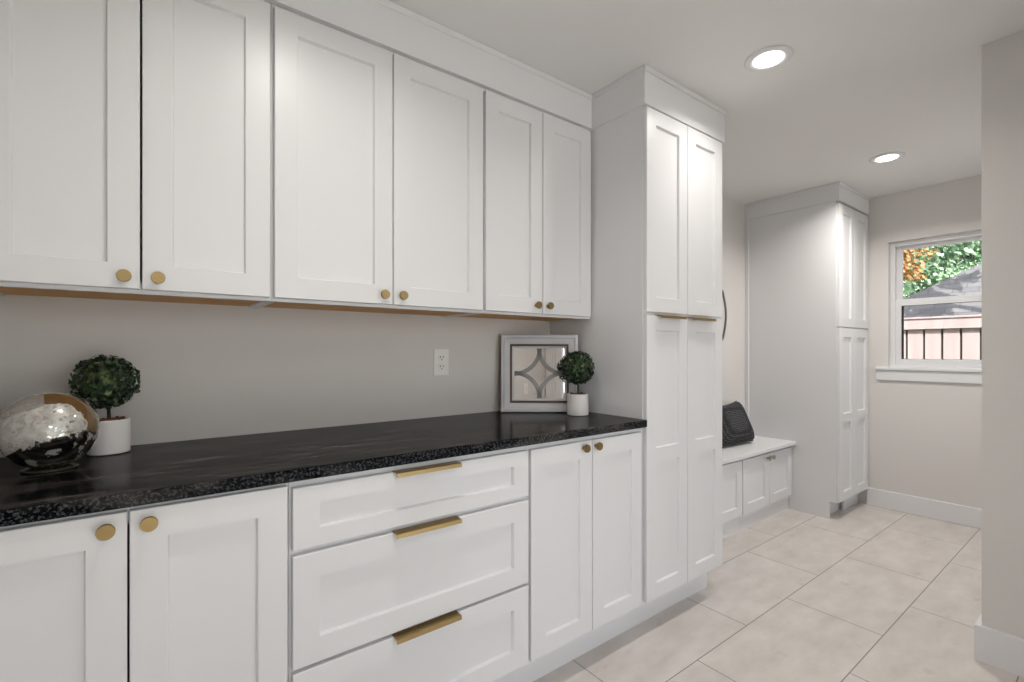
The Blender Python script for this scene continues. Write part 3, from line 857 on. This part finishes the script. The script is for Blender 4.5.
def topiary(x, y, label, seed, dz=0.0, ball=(0, 0), sprig=False):
    t = thing('potted_topiary', label, 'plant', (x, y, ZC + 0.0008), group='ball topiaries in white pots')
    bm = bmesh.new()
    pr_, ph_ = 0.0485, 0.096
    lathe(bm, [(pr_ - 0.003, 0.0), (pr_, 0.003), (pr_, ph_ - 0.002), (pr_ - 0.0015, ph_), (pr_ - 0.004, ph_), (pr_ - 0.005, ph_ - 0.002), (pr_ - 0.005, ph_ - 0.015)], 48)
    shade(link('pot', bm, M['pot'], t))
    bm = bmesh.new()
    lathe(bm, [(pr_ - 0.0055, ph_ - 0.014), (pr_ - 0.0055, ph_ - 0.006), (0.022, ph_ + 0.001), (0.006, ph_ + 0.003)], 28)
    rnd = random.Random(seed)
    for i in range(26):
        a = rnd.uniform(0, 6.28); q = rnd.uniform(0.008, 0.036)
        mtx = Matrix.Translation((q * math.cos(a), q * math.sin(a), ph_ - 0.002 + rnd.uniform(0, 0.004))) @ Matrix.Rotation(rnd.uniform(0, 3), 4, 'Z') @ Matrix.Diagonal((rnd.uniform(0.5, 1.2), 0.6, 0.45, 1))
        bmesh.ops.create_icosphere(bm, subdivisions=1, radius=0.007, matrix=mtx)
    link('bark_mulch', bm, M['soil'], t)
    zc = 0.203 + dz
    bm = bmesh.new(); tube(bm, [(0, 0, ph_ - 0.006), (0.001 + ball[0] * 0.3, 0.001, ph_ + 0.03), (ball[0], ball[1], zc)], [0.0048, 0.0042, 0.004], 10)
    link('stem', bm, M['bark_and_gap_shade'], t, smooth=True)
    bm = leaf_ball(0.079, 760, 0.0084, seed)
    bmesh.ops.translate(bm, verts=bm.verts, vec=(ball[0], ball[1], zc))
    f = link('foliage', bm, M['box'], t)
    return t
topiary(-0.093, 1.795, 'boxwood ball topiary in a white pot beside the mercury glass globe', 3, ball=(-0.007, 0))
topiary(1.558, 1.556, 'boxwood ball topiary in a white pot in front of the framed mirror', 11, dz=0.012)

# ---------------------------------------------------------------- mercury glass globe
RG = 0.0945
t = thing('glass_globe', 'flaked silver mercury glass globe on the worktop beside a potted topiary', 'ornament', (-0.1965, 1.636, ZC + 0.0008))
bm = bmesh.new()
lathe(bm, [(0.050, 0.0), (0.053, 0.0015), (0.052, 0.0045), (0.045, 0.006), (0.030, 0.008)], 40)
link('foot', bm, M['footglass'], t, smooth=True)
bm = bmesh.new()
prof = []
for i in range(37):
    a = -math.pi / 2 + math.pi * i / 36
    prof.append((max(0.0006, RG * math.cos(a) ** 0.96 if math.cos(a) > 0 else 0.0006), RG * math.sin(a)))
lathe(bm, prof, 64)
link('globe', bm, M['mercury'], t, (0, 0, 0.003 + RG), smooth=True, rot=(R(-6.8), 0, R(7.2)))

# ---------------------------------------------------------------- outside the window
struct('ground', bx(XR + 0.16, 40, -20, 25, -0.45, -0.30), M['grass'], 'strip of lawn outside the window', 'lawn')
struct('bounce_patio', bx(-8, XR + 0.14, -14, YO - 0.13, -0.30, -0.04), M['bounce_slab'], 'added unseen pale slab bouncing daylight through the glazed door', 'bounce_patio')  # unseen slab added to bounce sunlight into the room
# fence
FXf = 6.62
t = thing('fence', 'pinkish cedar privacy fence outside the window', 'fence', (FXf, 0, -0.30))
bm = bmesh.new()
y = -3.0; i = 0
while y < 5.0:
    box(bm, 0.0, 0.018, y + 0.009, y + 0.138, 0.02, 1.765, 0.002)
    y += 0.147; i += 1
link('board_panel', bm, M['cedar'], t)
link('gap_shade_boards', bx(0.030, 0.046, -3.0, 5.0, 0.02, 1.76), M['bark_and_gap_shade'], t)  # dark colour stands in for the shade in the gaps between boards
link('top_rail', bx(-0.045, -0.002, -3.0, 5.0, 1.755, 1.865, 0.003), M['cedar'], t)
link('cap_board', bx(-0.060, 0.06, -3.0, 5.0, 1.865, 1.885, 0.003), M['cedar'], t)
# neighbour's hip roof
t = thing('neighbour_house', 'neighbouring house with a grey shingle hip roof beyond the fence', 'house', (9.2, 0, -0.30))
def hip(s): return (9.22 + s, 3.14 - s, 1.557 + 0.697 * s)
a0, a1 = hip(-0.15), hip(2.0)
pts = [a0, a1, (a1[0], -9, a1[2]), (a0[0], -9, a0[2]), (a1[0] + 2.15, a0[1], a0[2])]
bm = bmesh.new()
vv = [bm.verts.new((p[0] - 9.2, p[1], p[2] + 0.30)) for p in pts]
bm.faces.new((vv[0], vv[1], vv[2], vv[3]))
bm.faces.new((vv[0], vv[4], vv[1]))
v5 = bm.verts.new((pts[4][0] - 9.2, -9, pts[4][2] + 0.30))
bm.faces.new((vv[1], vv[4], v5, vv[2])); bm.faces.new((vv[0], vv[3], v5, vv[4])); bm.faces.new((vv[3], vv[2], v5))
link('roof', bm, M['shingle'], t)
link('wall', bx(0.25, 3.9, -8.7, 2.7, 0.0, a0[2] + 0.29), M['brick'], t)

def tree(x, y, z0, zt, rx, rz, mat, n, size, label, seed, off=(0, 0), nc=60):
    rnd = random.Random(seed)
    t = thing('tree', label, 'tree', (x, y, -0.30), group='trees outside the window')
    cz = (z0 + zt) / 2 + 0.30
    bm = bmesh.new()
    tube(bm, [(0, 0, 0), (off[0] * 0.1, off[1] * 0.1, cz * 0.5), (off[0] * 0.5, off[1] * 0.5, cz * 0.85), (off[0], off[1], cz * 1.02)], [0.11, 0.09, 0.06, 0.03], 8)
    link('trunk', bm, M['bark_and_gap_shade'], t, smooth=True)
    bm = bmesh.new()
    def rv(s): return Vector([max(-1.6, min(1.6, rnd.gauss(0, 1))) * s for _ in range(3)])
    clumps = []
    for _ in range(nc):
        c = rv(0.45); clumps.append(Vector((c.x * rx, c.y * rx, c.z * rz)))
    for i in range(n):
        c = clumps[rnd.randrange(nc)]
        p = c + rv(0.13 * rx) + Vector((off[0], off[1], cz))
        nr = Vector([rnd.gauss(0, 1) for _ in range(3)]).normalized(); u = nr.orthogonal().normalized(); v = nr.cross(u)
        s = size * rnd.uniform(0.6, 1.3)
        bm.faces.new([bm.verts.new(p + u * a * s + v * b * s) for a, b in ((-1, 0), (0, -0.5), (1, 0), (0, 0.5))])
    link('foliage', bm, mat, t)
tree(16.3, 2.6, 1.4, 6.0, 2.0, 2.2, M['green'], 16000, 0.075, 'leafy green tree rising behind the grey roof', 1)
tree(16.3, 7.6, 0.6, 5.0, 2.2, 2.2, M['green'], 12000, 0.08, 'green tree behind the autumn branches at the left of the window', 2)
tree(8.30, 2.12, 2.08, 2.85, 0.46, 0.34, M['orange'], 1500, 0.034, 'orange autumn tree at the upper left of the window', 3)
tree(7.7, -0.5, 3.7, 5.2, 1.0, 0.9, M['green'], 620, 0.13, 'overhanging green tree shading the grey roof', 4, off=(0.1, 1.8), nc=26)
